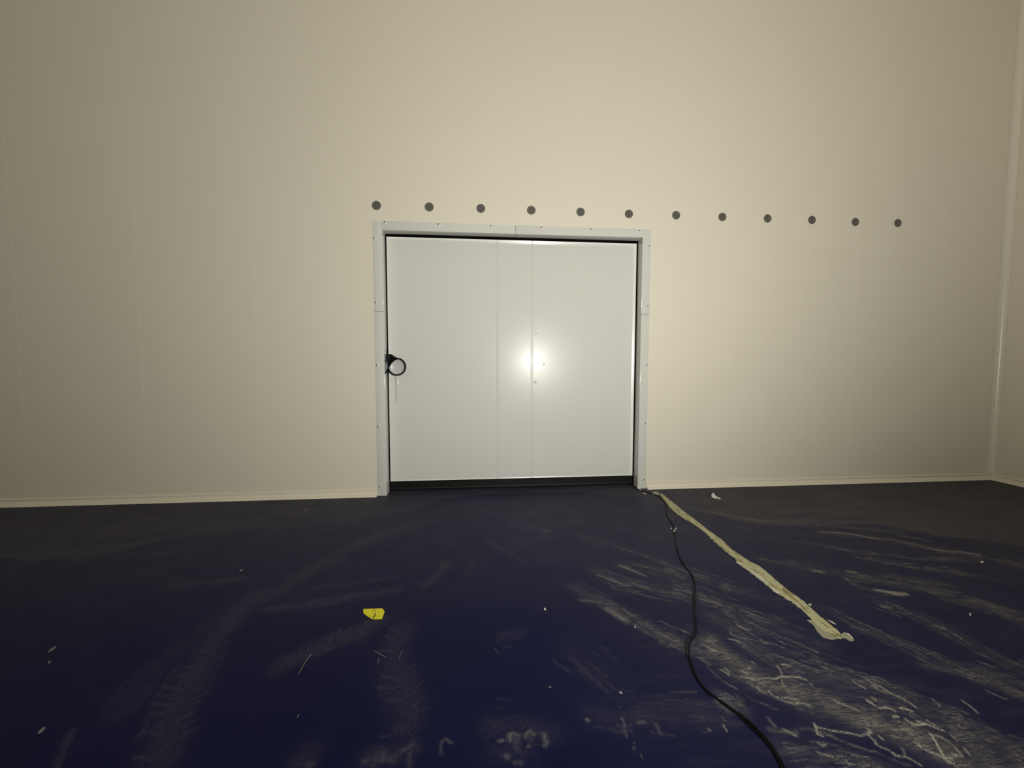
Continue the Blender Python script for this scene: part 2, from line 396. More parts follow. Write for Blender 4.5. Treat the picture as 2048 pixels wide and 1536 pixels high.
def track(pts, wd, amt, sub=0, subw=.006, suba=.3, spread=1.0, seed=0, A=None):
    """a dirt track made of one broad film and many short streaks that follow it"""
    r_ = random.Random(seed); P = smoothline(fp(pts)); A = dust if A is None else A
    if amt > 0: stroke(A, P, wd, amt)
    n = len(P)
    for _ in range(sub):
        off = r_.gauss(0, wd * .6 * spread); a = r_.randrange(0, max(1, n - 3)); ln = r_.randint(2, max(3, n // 3)); e = min(n - 1, a + ln)
        Q = []
        for k in range(a, e + 1):
            k0, k1 = max(0, k - 1), min(n - 1, k + 1); tx, ty = P[k1][0] - P[k0][0], P[k1][1] - P[k0][1]; l = math.hypot(tx, ty) + 1e-9
            o_ = off + r_.gauss(0, .003); Q.append((P[k][0] - ty / l * o_, P[k][1] + tx / l * o_))
        stroke(A, Q, subw * r_.uniform(.6, 1.5), suba * r_.uniform(.3, 1.0))
# the unswept strip along the wall, wide at the left and right ends
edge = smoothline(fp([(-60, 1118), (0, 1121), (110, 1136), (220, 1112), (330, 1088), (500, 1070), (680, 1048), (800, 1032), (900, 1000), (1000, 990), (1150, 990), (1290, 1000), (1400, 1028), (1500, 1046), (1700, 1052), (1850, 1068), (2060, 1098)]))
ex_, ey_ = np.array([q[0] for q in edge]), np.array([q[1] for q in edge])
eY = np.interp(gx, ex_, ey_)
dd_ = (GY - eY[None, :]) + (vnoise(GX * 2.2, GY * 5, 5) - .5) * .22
wallfilm_sheen = np.clip(dd_ / .10, 0, 1) * (.36 + .14 * np.clip((GX - 2) / 2, 0, 1)) * (.45 + .9 * vnoise(GX * 2.5, GY * 9, 6, 5))
wallfilm_sheen = np.maximum(wallfilm_sheen, .16 * np.clip((GY + 2.2) / 1.6, 0, 1) * (.6 + .7 * vnoise(GX * 2, GY * 4, 8, 5)))  # paler ramp toward the wall: its reflection on the floor, painted in as film
# left side tyre tracks
track([(850, 1043), (740, 1078), (650, 1122), (560, 1180), (490, 1208), (445, 1260), (400, 1330), (360, 1400), (325, 1480), (300, 1536)], .075, .20, 46, .012, .26, seed=1)
track([(640, 1128), (560, 1170), (470, 1215), (380, 1280), (300, 1350), (240, 1430)], .06, .10, 20, .010, .16, seed=2)
track([(800, 1150), (700, 1168), (620, 1176)], .018, .14, 14, .006, .24, seed=3)
track([(795, 1180), (700, 1196), (610, 1210), (520, 1222)], .035, .20, 22, .008, .3, seed=4)
track([(755, 1243), (690, 1275), (620, 1305), (565, 1330)], .055, .22, 26, .010, .26, seed=5)
track([(490, 1157), (420, 1163), (340, 1170)], .035, .20, 10, .012, .22, seed=6)
track([(370, 1103), (320, 1110), (255, 1112)], .03, .18, 8, .01, .2, seed=26)
track([(893, 1125), (878, 1150), (850, 1170)], .035, .24, 10, .01, .22, seed=7)
track([(940, 1120), (935, 1150)], .03, .12, 6, .01, .16, seed=8)
track([(980, 1082), (1010, 1100), (1045, 1122)], .022, .20, 10, .008, .2, seed=9)
track([(800, 1262), (790, 1300), (800, 1360), (815, 1410), (810, 1450)], .075, .16, 30, .012, .16, seed=10)
track([(130, 1470), (115, 1500), (104, 1536)], .012, .32, 6, .005, .3, seed=11)
track([(620, 1500), (600, 1530)], .05, .12, 6, .01, .2, seed=12)
track([(1000, 1270), (1045, 1262)], .04, .10, 8, .008, .2, seed=13)
track([(740, 1005), (640, 1015), (560, 1030), (460, 1040)], .05, .16, 14, .012, .2, seed=14)
# cross ribs of the treads: break the tracks up along their length
dust *= .72 + .5 * vnoise(GX * 26, GY * 26, 21, 3)
dust = np.where(GX < .9, dust * .8, dust)
# tread ribs printed across the tyre tracks
def ribs(pts, half, amt, gap=.035, skew=.5, seed=0):
    r_ = random.Random(seed); P = [Vector((a, c, 0)) for a, c in smoothline(fp(pts))]; run = 0
    for a, c in zip(P[:-1], P[1:]):
        t = c - a; l = t.length; run += l
        if run < gap: continue
        run = 0; t.normalize(); n_ = Vector((-t.y, t.x, 0)); q = a + t * r_.uniform(-.006, .006)
        for sg in (-1, 1):
            if r_.random() < .25: continue
            e = q + n_ * sg * half * r_.uniform(.75, 1.1) - t * half * skew
            stroke(dust, [(q.x + n_.x * sg * half * .15, q.y + n_.y * sg * half * .15), (e.x, e.y)], .009, amt * r_.uniform(.5, 1.1))
ribs([(850, 1043), (740, 1078), (650, 1122), (560, 1180), (490, 1208)], .07, .22, .05, seed=1)
ribs([(445, 1260), (400, 1330), (360, 1400), (325, 1480), (300, 1536)], .085, .24, .04, seed=2)
ribs([(755, 1243), (690, 1275), (620, 1305), (565, 1330)], .06, .26, .04, seed=3)
ribs([(795, 1180), (700, 1196), (610, 1210), (520, 1222)], .035, .26, .04, seed=4)
ribs([(800, 1262), (790, 1300), (800, 1360), (815, 1410), (810, 1450)], .075, .22, .035, seed=5)
# right side: long drag arcs that fan out toward the right
fans = [([(1160, 1070), (1260, 1100), (1400, 1150), (1560, 1210)], .05, .10, 16), ([(1185, 1140), (1260, 1165), (1390, 1195), (1500, 1235), (1640, 1290)], .06, .16, 46),
        ([(1150, 1175), (1200, 1200), (1270, 1235), (1340, 1275), (1420, 1310)], .05, .26, 50), ([(1240, 1130), (1340, 1150), (1420, 1200), (1520, 1270)], .06, .14, 34),
        ([(1400, 1020), (1520, 1042), (1660, 1052), (1800, 1062)], .04, .20, 24), ([(1640, 1064), (1760, 1076), (1860, 1096), (1965, 1112)], .035, .26, 34),
        ([(1560, 1080), (1700, 1100), (1850, 1118), (1960, 1116)], .03, .16, 26), ([(1700, 1150), (1820, 1172), (1940, 1205), (2060, 1245)], .06, .26, 60),
        ([(1690, 1155), (1740, 1180), (1810, 1186)], .018, .35, 14), ([(1780, 1150), (1850, 1165), (1900, 1170)], .04, .22, 14),
        ([(1640, 1210), (1760, 1270), (1880, 1320), (2060, 1400)], .05, .10, 34), ([(1750, 1200), (1850, 1240), (1960, 1300), (2060, 1350)], .05, .16, 44),
        ([(1500, 1290), (1620, 1320), (1760, 1370), (1900, 1430), (2040, 1500)], .05, .14, 40), ([(1900, 1190), (1980, 1210), (2060, 1235)], .05, .30, 34),
        ([(1850, 1330), (1930, 1350), (2060, 1400)], .04, .26, 24), ([(1960, 1340), (2060, 1375)], .04, .34, 24), ([(1900, 1420), (1980, 1470), (2060, 1500)], .05, .26, 30),
        ([(1450, 1180), (1560, 1200), (1660, 1240)], .03, .14, 12), ([(1520, 1120), (1640, 1140), (1760, 1160), (1900, 1190)], .05, .12, 26),
        ([(1990, 1120), (2060, 1135)], .05, .24, 14), ([(1700, 1110), (1850, 1135), (2000, 1160)], .04, .14, 30)]
for k, (p_, wd, am, nsub) in enumerate(fans): track(p_, wd, am, nsub, .0075, .42, 1.3, seed=40 + k)
# broad film of pale dirt across the lower right
film = [([(1420, 1290), (1500, 1345), (1600, 1390), (1720, 1430), (1840, 1480), (1980, 1540)], .085, .46), ([(1440, 1240), (1560, 1330), (1700, 1370), (1820, 1400)], .09, .22),
        ([(1180, 1430), (1260, 1440), (1330, 1435)], .05, .22), ([(1280, 1425), (1370, 1425), (1440, 1430)], .055, .26), ([(1440, 1390), (1480, 1420)], .04, .25),
        ([(1560, 1500), (1660, 1510), (1760, 1530)], .05, .18), ([(980, 1450), (1040, 1450), (1100, 1460)], .05, .24), ([(990, 1500), (1050, 1510)], .05, .2),
        ([(730, 1510), (780, 1505), (830, 1500)], .04, .26), ([(1140, 1300), (1190, 1340), (1250, 1400)], .08, .10), ([(1880, 1440), (1960, 1500), (2050, 1540)], .09, .30)]
for k, (p_, wd, am) in enumerate(film):
    q_ = .45 if p_[0][0] < 1300 else 1.0
    track(p_, wd, am * q_, int(40 * q_), .006, .5 * q_, 1.5, seed=80 + k)
# pale residue: scraped lines and crusts
def z4(u, v): return (1600 + u / 4.571, 1340 + v / 4.571)
lines = [([(130, 485), (165, 520), (230, 540), (340, 552), (430, 562), (520, 580)], .5), ([(130, 485), (160, 540), (175, 580), (240, 605)], .6), ([(150, 640), (190, 685), (240, 680)], .4),
         ([(570, 560), (630, 610), (660, 660), (740, 700), (810, 735), (900, 785), (990, 810), (1060, 850), (1130, 890)], .55), ([(810, 735), (850, 780), (960, 800)], .4),
         ([(1000, 650), (1080, 715), (1150, 750), (1230, 770), (1290, 800)], .5), ([(1190, 610), (1250, 700), (1290, 770), (1340, 830), (1410, 865)], .75),
         ([(1210, 620), (1320, 660), (1400, 710), (1450, 760), (1485, 800), (1400, 800)], .55), ([(1280, 790), (1370, 800)], .5),
         ([(560, 70), (640, 110), (740, 170), (840, 230), (900, 255), (980, 300), (1050, 350)], .55), ([(450, 80), (520, 135), (600, 190)], .4), ([(640, 130), (700, 180), (800, 230)], .35),
         ([(630, 300), (690, 340)], .7), ([(680, 270), (710, 300)], .5), ([(720, 355), (800, 370), (880, 400)], .6), ([(830, 430), (885, 435)], .7), ([(930, 375), (1010, 395)], .8),
         ([(980, 470), (1060, 520), (1160, 540), (1240, 560), (1330, 590)], .75), ([(1090, 500), (1190, 540)], .7), ([(1170, 490), (1240, 535)], .6), ([(1060, 540), (1020, 520)], .5),
         ([(780, 515), (900, 530), (1010, 545)], .35), ([(580, 510), (600, 540), (520, 580)], .45), ([(660, 570), (710, 620)], .5), ([(770, 575), (830, 590)], .35),
         ([(1500, 300), (1560, 340), (1630, 400)], .45), ([(1210, 240), (1260, 295)], .35), ([(1740, 210), (1800, 240), (1900, 280)], .3), ([(1530, 740), (1590, 800)], .5),
         ([(0, 330), (60, 325), (120, 345)], .5), ([(0, 75), (45, 85)], .6), ([(90, 120), (105, 130)], .5), ([(300, 280), (420, 330), (520, 370)], .35), ([(140, 730), (190, 760), (290, 790)], .35),
         ([(1400, 620), (1460, 665)], .35), ([(900, 700), (960, 780)], .3), ([(550, 450), (600, 490)], .3)]
for P_, am in lines: stroke(cream, smoothline(fp([z4(*q) for q in P_]), 5), .0034, am * 1.2)
def z1(u, v): return (1360 + u / 4.862, 1220 + v / 4.862)
for P_, am in [([(400, 565), (490, 620)], .6), ([(440, 560), (500, 600)], .35), ([(545, 130), (620, 165), (680, 182)], .5), ([(470, 230), (520, 265), (640, 275)], .35), ([(480, 300), (560, 308), (610, 322)], .5),
               ([(570, 575), (620, 600)], .5), ([(590, 640), (720, 640), (860, 650)], .35), ([(860, 655), (960, 655), (1060, 660), (1160, 655)], .65), ([(960, 560), (1010, 640)], .5), ([(730, 720), (780, 780), (840, 815)], .6),
               ([(850, 780), (930, 850), (1060, 870), (1160, 890)], .45), ([(980, 680), (1000, 740)], .3), ([(1000, 540), (1070, 550)], .55), ([(235, 350), (300, 375)], .4), ([(990, 1155), (1120, 1205)], .35), ([(390, 1110), (415, 1155)], .35),
               ([(930, 850), (1010, 900), (1160, 940)], .4), ([(640, 550), (650, 553)], .9), ([(230, 1130), (260, 1150)], .35), ([(840, 1050), (880, 1100), (930, 1140)], .25), ([(700, 500), (730, 520)], .4)]:
    stroke(cream, smoothline(fp([z1(*q) for q in P_]), 5), .0032, am * 1.2)
def z6(u, v): return (850 + u / 4.096, 1400 + v / 4.096)
for P_, wd, am in [([(700, 340), (700, 290), (735, 265), (775, 290)], .007, .34), ([(840, 320), (845, 280), (870, 260), (915, 290)], .007, .34), ([(985, 270), (1000, 320), (995, 375)], .008, .24), ([(850, 390), (870, 392)], .006, .3), ([(620, 318), (645, 320)], .007, .35),
                   ([(655, 470), (662, 490)], .010, .25), ([(150, 400), (190, 340), (260, 378)], .006, .22), ([(160, 400), (170, 485)], .005, .15), ([(1295, 178), (1310, 190)], .005, .6), ([(1785, 215), (1820, 210)], .012, .2),
                   ([(1910, 220), (1955, 285)], .008, .16), ([(1590, 60), (1640, 220), (1700, 330), (1780, 480)], .002, .25), ([(1620, 230), (1690, 380), (1750, 490)], .002, .22), ([(720, 540), (780, 545)], .01, .15),
                   ([(720, 300), (745, 300), (750, 400)], .016, .10), ([(860, 300), (890, 330)], .018, .08)]:
    stroke(cream, smoothline(fp([z6(*q) for q in P_]), 4), wd * .85, am * .62)
def z5(u, v): return (560 + u / 6, 1280 + v / 6)
for P_, wd, am in [([(1210, 1350), (1230, 1400), (1190, 1430)], .012, .16), ([(1450, 1320), (1500, 1300), (1570, 1270)], .010, .12), ([(1550, 1380), (1560, 1500)], .010, .12), ([(980, 1440), (1000, 1470)], .010, .14), ([(1110, 1400), (1130, 1500)], .02, .08),
                   ([(1300, 1390), (1360, 1400)], .015, .10), ([(360, 1480), (400, 1490)], .014, .12)]:
    stroke(cream, smoothline(fp([z5(*q) for q in P_]), 4), wd, am * .5)
for P_, wd, am in [([(1218, 1218), (1232, 1226), (1250, 1238)], .022, .20), ([(1236, 1130), (1262, 1140), (1285, 1150)], .012, .24), ([(1195, 1150), (1230, 1163), (1260, 1172)], .007, .22), ([(1350, 1180), (1385, 1188)], .008, .22),
                   ([(1400, 1197), (1435, 1206)], .010, .24), ([(1400, 1288), (1420, 1297)], .010, .22), ([(1160, 1200), (1200, 1203)], .012, .14), ([(1250, 1218), (1262, 1228)], .004, .3),
                   ([(1632, 1143), (1646, 1143)], .012, .3), ([(1700, 1145), (1716, 1146)], .010, .28), ([(1756, 1180), (1775, 1184)], .012, .5), ([(1782, 1186), (1808, 1188)], .016, .34), ([(1765, 1214), (1780, 1216)], .012, .2),
                   ([(1640, 1064), (1700, 1068), (1760, 1078)], .010, .26), ([(1860, 1096), (1960, 1110)], .010, .24), ([(1800, 1070), (1860, 1082)], .012, .14), ([(1090, 1062), (1100, 1064)], .02, .08)]:
    stroke(cream, smoothline(fp(P_), 4), wd, am)
dust = np.clip(dust, 0, 1); cream = np.clip(cream, 0, 1)
nxg, nyg = len(gx), len(gy)
co_ = np.empty((nxg * nyg, 3), np.float32); co_[:, 0] = GX.ravel(); co_[:, 1] = GY.ravel(); co_[:, 2] = 0
ii = (np.arange(nyg - 1)[:, None] * nxg + np.arange(nxg - 1)[None, :]).ravel()
quads = np.stack([ii, ii + 1, ii + nxg + 1, ii + nxg], 1).astype(np.int32)
me = bpy.data.meshes.new('floor'); me.vertices.add(len(co_)); me.vertices.foreach_set('co', co_.ravel())
me.loops.add(quads.size); me.loops.foreach_set('vertex_index', quads.ravel())
me.polygons.add(len(quads)); me.polygons.foreach_set('loop_start', np.arange(0, quads.size, 4, dtype=np.int32))
me.update(calc_edges=True)
for nm, arr in (('dust', dust), ('residue', cream), ('wallfilm_sheen', wallfilm_sheen)):
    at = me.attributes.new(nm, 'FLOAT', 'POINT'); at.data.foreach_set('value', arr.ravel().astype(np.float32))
mf = bpy.data.materials.new('blue_epoxy_floor'); mf.use_nodes = True; nt = mf.node_tree; N = nt.nodes; L = nt.links; P = N['Principled BSDF']
tc = N.new('ShaderNodeTexCoord')
def noise_node(scale, detail=6, vec=None, rough=.6):
    q = N.new('ShaderNodeTexNoise'); q.inputs['Scale'].default_value = scale; q.inputs['Detail'].default_value = detail; q.inputs['Roughness'].default_value = rough
    L.new(vec or tc.outputs['Object'], q.inputs['Vector']); return q.outputs['Fac']
def mrange(v, a, b_, c, d_):
    q = N.new('ShaderNodeMapRange'); L.new(v, q.inputs['Value'])
    for k, val in zip(('From Min', 'From Max', 'To Min', 'To Max'), (a, b_, c, d_)): q.inputs[k].default_value = val
    return q.outputs['Result']
def mth(op, a, b_, clamp=False):
    q = N.new('ShaderNodeMath'); q.operation = op; q.use_clamp = clamp
    for k, s in enumerate((a, b_)):
        if isinstance(s, (int, float)): q.inputs[k].default_value = s
        else: L.new(s, q.inputs[k])
    return q.outputs['Value']
def mixc(fac, a, b_):
    q = N.new('ShaderNodeMix'); q.data_type = 'RGBA'; L.new(fac, q.inputs['Factor'])
    for k, s in (('A', a), ('B', b_)):
        if isinstance(s, tuple): q.inputs[k].default_value = (*s, 1)
        else: L.new(s, q.inputs[k])
    return q.outputs['Result']
def attr(nm):
    q = N.new('ShaderNodeAttribute'); q.attribute_name = nm; return q.outputs['Fac']
mp = N.new('ShaderNodeMapping'); mp.inputs['Rotation'].default_value = (0, 0, math.radians(27)); mp.inputs['Scale'].default_value = (2.2, 13, 1)
L.new(tc.outputs['Object'], mp.inputs['Vector'])
nA = mrange(noise_node(2.2, 8), .38, .68, 0, 1)                     # general film
nS = mrange(noise_node(1.6, 9, mp.outputs['Vector']), .50, .78, 0, 1)  # drag streaks
mp2 = N.new('ShaderNodeMapping'); mp2.inputs['Rotation'].default_value = (0, 0, math.radians(38)); mp2.inputs['Scale'].default_value = (7, 42, 1)
L.new(tc.outputs['Object'], mp2.inputs['Vector'])
nT = mrange(noise_node(1.3, 10, mp2.outputs['Vector'], .7), .36, .66, .15, 1.75)       # fine scratches along the drag direction
nF = mrange(noise_node(70, 8, None, .75), .34, .68, .15, 1.7)
sx_ = N.new('ShaderNodeSeparateXYZ'); L.new(tc.outputs['Object'], sx_.inputs[0])
side = mrange(sx_.outputs['X'], .3, 1.0, 0, 1)                                   # the drag marks are on the right, tyre prints on the left
tex = N.new('ShaderNodeMix'); tex.data_type = 'FLOAT'; L.new(side, tex.inputs[0]); L.new(nF, tex.inputs[2]); L.new(mth('MULTIPLY', nT, mrange(nF, .15, 1.7, .75, 1.25)), tex.inputs[3])
d0 = attr('dust')
d_ = mth('MULTIPLY', d0, tex.outputs[0]); d_ = mth('ADD', d_, mth('MULTIPLY', attr('wallfilm_sheen'), mrange(nF, .15, 1.7, .8, 1.2))); d_ = mth('ADD', d_, mth('MULTIPLY', side, .045))
d_ = mth('ADD', d_, mth('MULTIPLY', nA, .010)); d_ = mth('ADD', d_, mth('MULTIPLY', mth('MULTIPLY', nS, side), .13), True)
ridge = mth('SUBTRACT', 1.0, mth('ABSOLUTE', mth('SUBTRACT', mth('MULTIPLY', noise_node(2.2, 6, mp2.outputs['Vector'], .65), 2.0), 1.0), 0.0))
vein = mth('MULTIPLY', mth('POWER', ridge, 26.0), mrange(mth('MULTIPLY', d0, side), .14, .5, 0, .8))
vein = mth('MULTIPLY', vein, mrange(noise_node(9, 5), .42, .62, 0, 1))
c_ = mth('MULTIPLY', attr('residue'), mrange(noise_node(120, 8, None, .75), .36, .60, .1, 1.3), True)
c_ = mth('ADD', c_, vein, True)
blue = mixc(noise_node(.8, 4), (.0024, .0034, .032), (.0042, .0056, .050))
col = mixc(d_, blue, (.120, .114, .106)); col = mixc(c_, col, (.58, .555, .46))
L.new(col, P.inputs['Base Color'])
rg = mth('ADD', mth('MULTIPLY', d_, .55), mrange(noise_node(5, 6), .3, .7, .30, .44)); rg = mth('ADD', rg, mth('MULTIPLY', c_, .3), True)
L.new(rg, P.inputs['Roughness']); P.inputs['Specular IOR Level'].default_value = .09
bmp = N.new('ShaderNodeBump'); bmp.inputs['Distance'].default_value = .0016; bmp.inputs['Strength'].default_value = .8
hgt = mth('ADD', mth('MULTIPLY', noise_node(9, 6), .6), mth('MULTIPLY', c_, .6)); L.new(hgt, bmp.inputs['Height']); L.new(bmp.outputs['Normal'], P.inputs['Normal'])
me.materials.append(mf)
flo = bpy.data.objects.new('floor', me); C.objects.link(flo); tag(flo, kind='structure')

# ---------------------------------------------------------------- strip of old yellow tape
M_tape = bpy.data.materials.new('worn_yellow_tape'); M_tape.use_nodes = True; nt = M_tape.node_tree; N = nt.nodes; L = nt.links; P = N['Principled BSDF']; tc = N.new('ShaderNodeTexCoord')
mp = N.new('ShaderNodeMapping'); mp.inputs['Scale'].default_value = (26, 5, 1); L.new(tc.outputs['Object'], mp.inputs['Vector'])
a1_ = mrange(noise_node(1.6, 5, mp.outputs['Vector']), .54, .585, 0, 1)
a2_ = mrange(noise_node(60, 5), .3, .7, 0, 1)
colt = mixc(a2_, (.36, .345, .20), (.54, .515, .31)); colt = mixc(mth('MULTIPLY', a1_, .85), colt, (.16, .14, .05))
sep = N.new('ShaderNodeSeparateXYZ'); L.new(tc.outputs['Object'], sep.inputs[0])
wear = mrange(sep.outputs['Y'], -.9, -.2, 0, .55)                    # greyer and dirtier toward the wall
colt = mixc(wear, colt, (.34, .32, .21)); L.new(colt, P.inputs['Base Color']); P.inputs['Roughness'].default_value = .6
bmp = N.new('ShaderNodeBump'); bmp.inputs['Distance'].default_value = .003; L.new(noise_node(1.2, 5, mp.outputs['Vector']), bmp.inputs['Height']); L.new(bmp.outputs['Normal'], P.inputs['Normal'])
LT = [(1319, 988), (1333, 1006), (1347, 1022), (1368, 1037), (1390, 1050), (1412, 1067), (1425, 1080), (1449, 1101), (1472, 1119), (1476, 1127), (1495, 1141), (1520, 1160), (1537, 1174), (1557, 1189), (1580, 1202), (1604, 1220), (1620, 1236), (1632, 1250), (1646, 1262), (1668, 1274), (1683, 1279)]
RT = [(1324, 987), (1337, 998), (1352, 1010), (1372, 1026), (1396, 1044), (1419, 1062), (1444, 1080), (1463, 1098), (1477, 1108), (1500, 1123), (1518, 1132), (1537, 1147), (1561, 1168), (1580, 1183), (1600, 1197), (1622, 1216), (1640, 1233), (1652, 1241), (1665, 1253), (1678, 1264), (1683, 1271)]
Ls, Rs = spline([fl(*q) for q in LT], 14), spline([fl(*q) for q in RT], 14)
tv = []; K = 7; nr = len(Ls)
for i in range(nr):
    a, c = Ls[i].copy(), Rs[i].copy(); y_ = a.y
    j1 = noise.noise(Vector((0, y_ * 38, 1))) * .010 + noise.noise(Vector((0, y_ * 110, 2))) * .006
    j2 = noise.noise(Vector((5, y_ * 38, 1))) * .006 + noise.noise(Vector((5, y_ * 110, 2))) * .004
    a.x += j1; c.x += j2
    for k in range(K):
        q = a.lerp(c, k / (K - 1)); q.z = .0012 if k in (0, K - 1) else .0035 + .0015 * noise.noise(Vector((k * 1.3, y_ * 30, 4))); tv.append(q)
tf = [(i * K + k, i * K + k + 1, (i + 1) * K + k + 1, (i + 1) * K + k) for i in range(nr - 1) for k in range(K - 1)]
base = len(tv); bl = [i * K for i in range(nr)]; br = [i * K + K - 1 for i in range(nr)]
tv += [Vector((tv[i].x, tv[i].y, .0002)) for i in bl] + [Vector((tv[i].x, tv[i].y, .0002)) for i in br]
for i in range(nr - 1):
    tf.append((bl[i + 1], bl[i], base + i, base + i + 1)); tf.append((br[i], br[i + 1], base + nr + i + 1, base + nr + i))
tape = obj('floor_tape', tv, tf, M_tape)
tag(tape, 'long worn yellow tape strip running from the door frame across the blue floor', 'tape')
def blade(pts, mat, name, parent=None, th=.003, z=.0004):
    return MB().prism([(q.x, q.y, z) for q in [fl(*p_) for p_ in pts]], (0, 0, th)).build(name, mat, parent)
M_glue = material('grey_glue', (.30, .29, .22), .6, var=.2, vscale=40, bump=.001, bscale=80)
M_torn = material('torn_white_edge', (.62, .60, .52), .5)
blade([(1613, 1241), (1622, 1240), (1640, 1252), (1660, 1263), (1683, 1270), (1684, 1276), (1664, 1280), (1645, 1275), (1634, 1263), (1626, 1250)], M_glue, 'glue_smear', tape, .0016)
blade([(1681, 1270), (1688, 1266), (1697, 1268), (1706, 1277), (1708, 1282), (1700, 1283), (1690, 1277), (1682, 1276)], M_glue, 'glue_smear', tape, .004)
for q in ([(1472, 1123), (1474, 1127), (1482, 1130), (1484, 1128)], [(1492, 1136), (1505, 1147), (1520, 1158), (1536, 1170), (1537, 1168), (1522, 1155), (1506, 1144), (1494, 1136)], [(1540, 1175), (1546, 1183), (1556, 1189), (1559, 1186), (1549, 1180)],
          [(1571, 1198), (1576, 1201), (1580, 1203), (1576, 1198)], [(1689, 1267), (1697, 1268), (1706, 1277), (1704, 1278), (1696, 1270)], [(1655, 1241), (1666, 1248), (1672, 1250), (1664, 1244)], [(1616, 1209), (1621, 1214), (1623, 1209), (1619, 1209)]):
    blade(q, M_torn, 'torn_edge', tape, .0025, .0022)
blade([(1302, 987), (1308, 983), (1316, 984), (1319, 987), (1316, 990), (1308, 990)], M_glue, 'glue_smear', tape, .002)
blade([(1297, 978), (1303, 977), (1307, 979), (1301, 981)], M_glue, 'glue_smear', tape, .002)

# ---------------------------------------------------------------- black cable across the floor
cab = [(1240, 966.5), (1256, 968.5), (1264, 971), (1268, 975), (1276, 979.5), (1288, 983.5), (1300, 987), (1312, 991), (1322, 997.5), (1330, 1006), (1332, 1014), (1332.5, 1024), (1335, 1034), (1341, 1043), (1347, 1052), (1348.5, 1063), (1350.5, 1077), (1353, 1092), (1358, 1110), (1365, 1126),
       (1375, 1140), (1384, 1152), (1389, 1164), (1389.5, 1180), (1388.5, 1200), (1389, 1222), (1391, 1242), (1392, 1262), (1388, 1275), (1380, 1287), (1377.5, 1300), (1379, 1316), (1384, 1334), (1392, 1352), (1404, 1372), (1420, 1389), (1440, 1404), (1462, 1420)]
end1 = [(1480, 1431), (1500, 1447), (1520, 1467), (1542, 1492), (1557, 1516), (1570, 1540), (1582, 1575), (1590, 1620)]
end2 = [(1478, 1433), (1494, 1449), (1512, 1466), (1535, 1490), (1551, 1514), (1564, 1540), (1576, 1575), (1583, 1620)]
def lift(pts): return [fl(x, y) + Vector((0, 0, .0052 + (.009 * math.exp(-((y - 1300) / 25) ** 2)))) for x, y in pts]
b = MB().tube(spline(lift(cab + end1), 6), .0048, 8)
s2 = spline(lift(cab[30:] + end2), 6)
for k, q in enumerate(s2):
    t = min(1, k / 40.0); q.x -= .004 * (1 - abs(2 * t - 1)) - .001
b.tube(s2, .0044, 8)
tag(b.build('cable', M_cord, smooth=True), 'thin black cable snaking from the right foot of the door across the blue floor', 'cable')

# ---------------------------------------------------------------- scraps on the floor
yp = [(726.5, 1219), (764.5, 1217.8), (769.3, 1223.5), (764, 1238.8), (745, 1239.3), (737, 1235), (731, 1230.5), (727, 1227.5)]
pc = fl(748, 1228); sc = empty('yellow_paper_scrap', (pc.x, pc.y, 0))
def rel(pts, z): return [(fl(x, y).x - pc.x, fl(x, y).y - pc.y, z) for x, y in pts]
MB().prism(rel(yp, .0015), (0, 0, .0022)).build('paper', M_yellow, sc)
for q in ([(750.2, 1227.5), (752, 1227.5), (747.5, 1238.8), (744.8, 1239)], [(747.3, 1219.6), (749.2, 1219.6), (748, 1222.5), (747, 1222.5)], [(750.5, 1222), (752, 1221.5), (751.3, 1224), (750, 1224)]):
    MB().prism(rel(q, .0038), (0, 0, .0003)).build('ink_mark', M_tick, sc)
M_fold = material('dull_yellow_crease', (.42, .38, .02), .5)
for q in ([(737, 1233.5), (747, 1233), (747, 1234), (739, 1235)], [(750, 1233), (760, 1233.2), (760, 1234), (750, 1234)], [(745.5, 1222), (747, 1225), (746, 1228), (745, 1225)]):
    MB().prism(rel(q, .0037), (0, 0, .0003)).build('crease', M_fold, sc)
tag(sc, 'bright yellow torn paper scrap with a black mark lying on the blue floor', 'paper scrap')

# crumpled foil piece
c0 = fl(1430, 996); fo = empty('foil_scrap', (c0.x, c0.y, 0))
fv = []; U, V = 9, 6
for j in range(V):
    for i in range(U):
        u, v_ = i / (U - 1) - .5, j / (V - 1) - .5
        fv.append((u * .105 * (1 - .5 * abs(v_)), v_ * .10 + .02 * u, .010 + .026 * (1 - (2 * u) ** 2) * (.6 + v_) + .008 * noise.noise(Vector((i * .9, j * .9, 2))) + (.018 if j == V - 1 else 0)))
ff = [(j * U + i, j * U + i + 1, (j + 1) * U + i + 1, (j + 1) * U + i) for j in range(V - 1) for i in range(U - 1)]
o = obj('crumpled_sheet', fv, ff, M_foil, fo); sm = o.modifiers.new('thickness', 'SOLIDIFY'); sm.thickness = .0015; fo.scale = (.68, .72, .8)
MB().prism([(.012, -.045, .002), (.055, -.062, .001), (.066, -.03, .004), (.045, .0, .016), (.02, .0, .018)], (0, 0, .0018)).build('folded_flap', M_foil, fo)
tag(fo, 'crumpled silvery foil scrap on the floor right of the yellow tape near the wall', 'foil scrap')

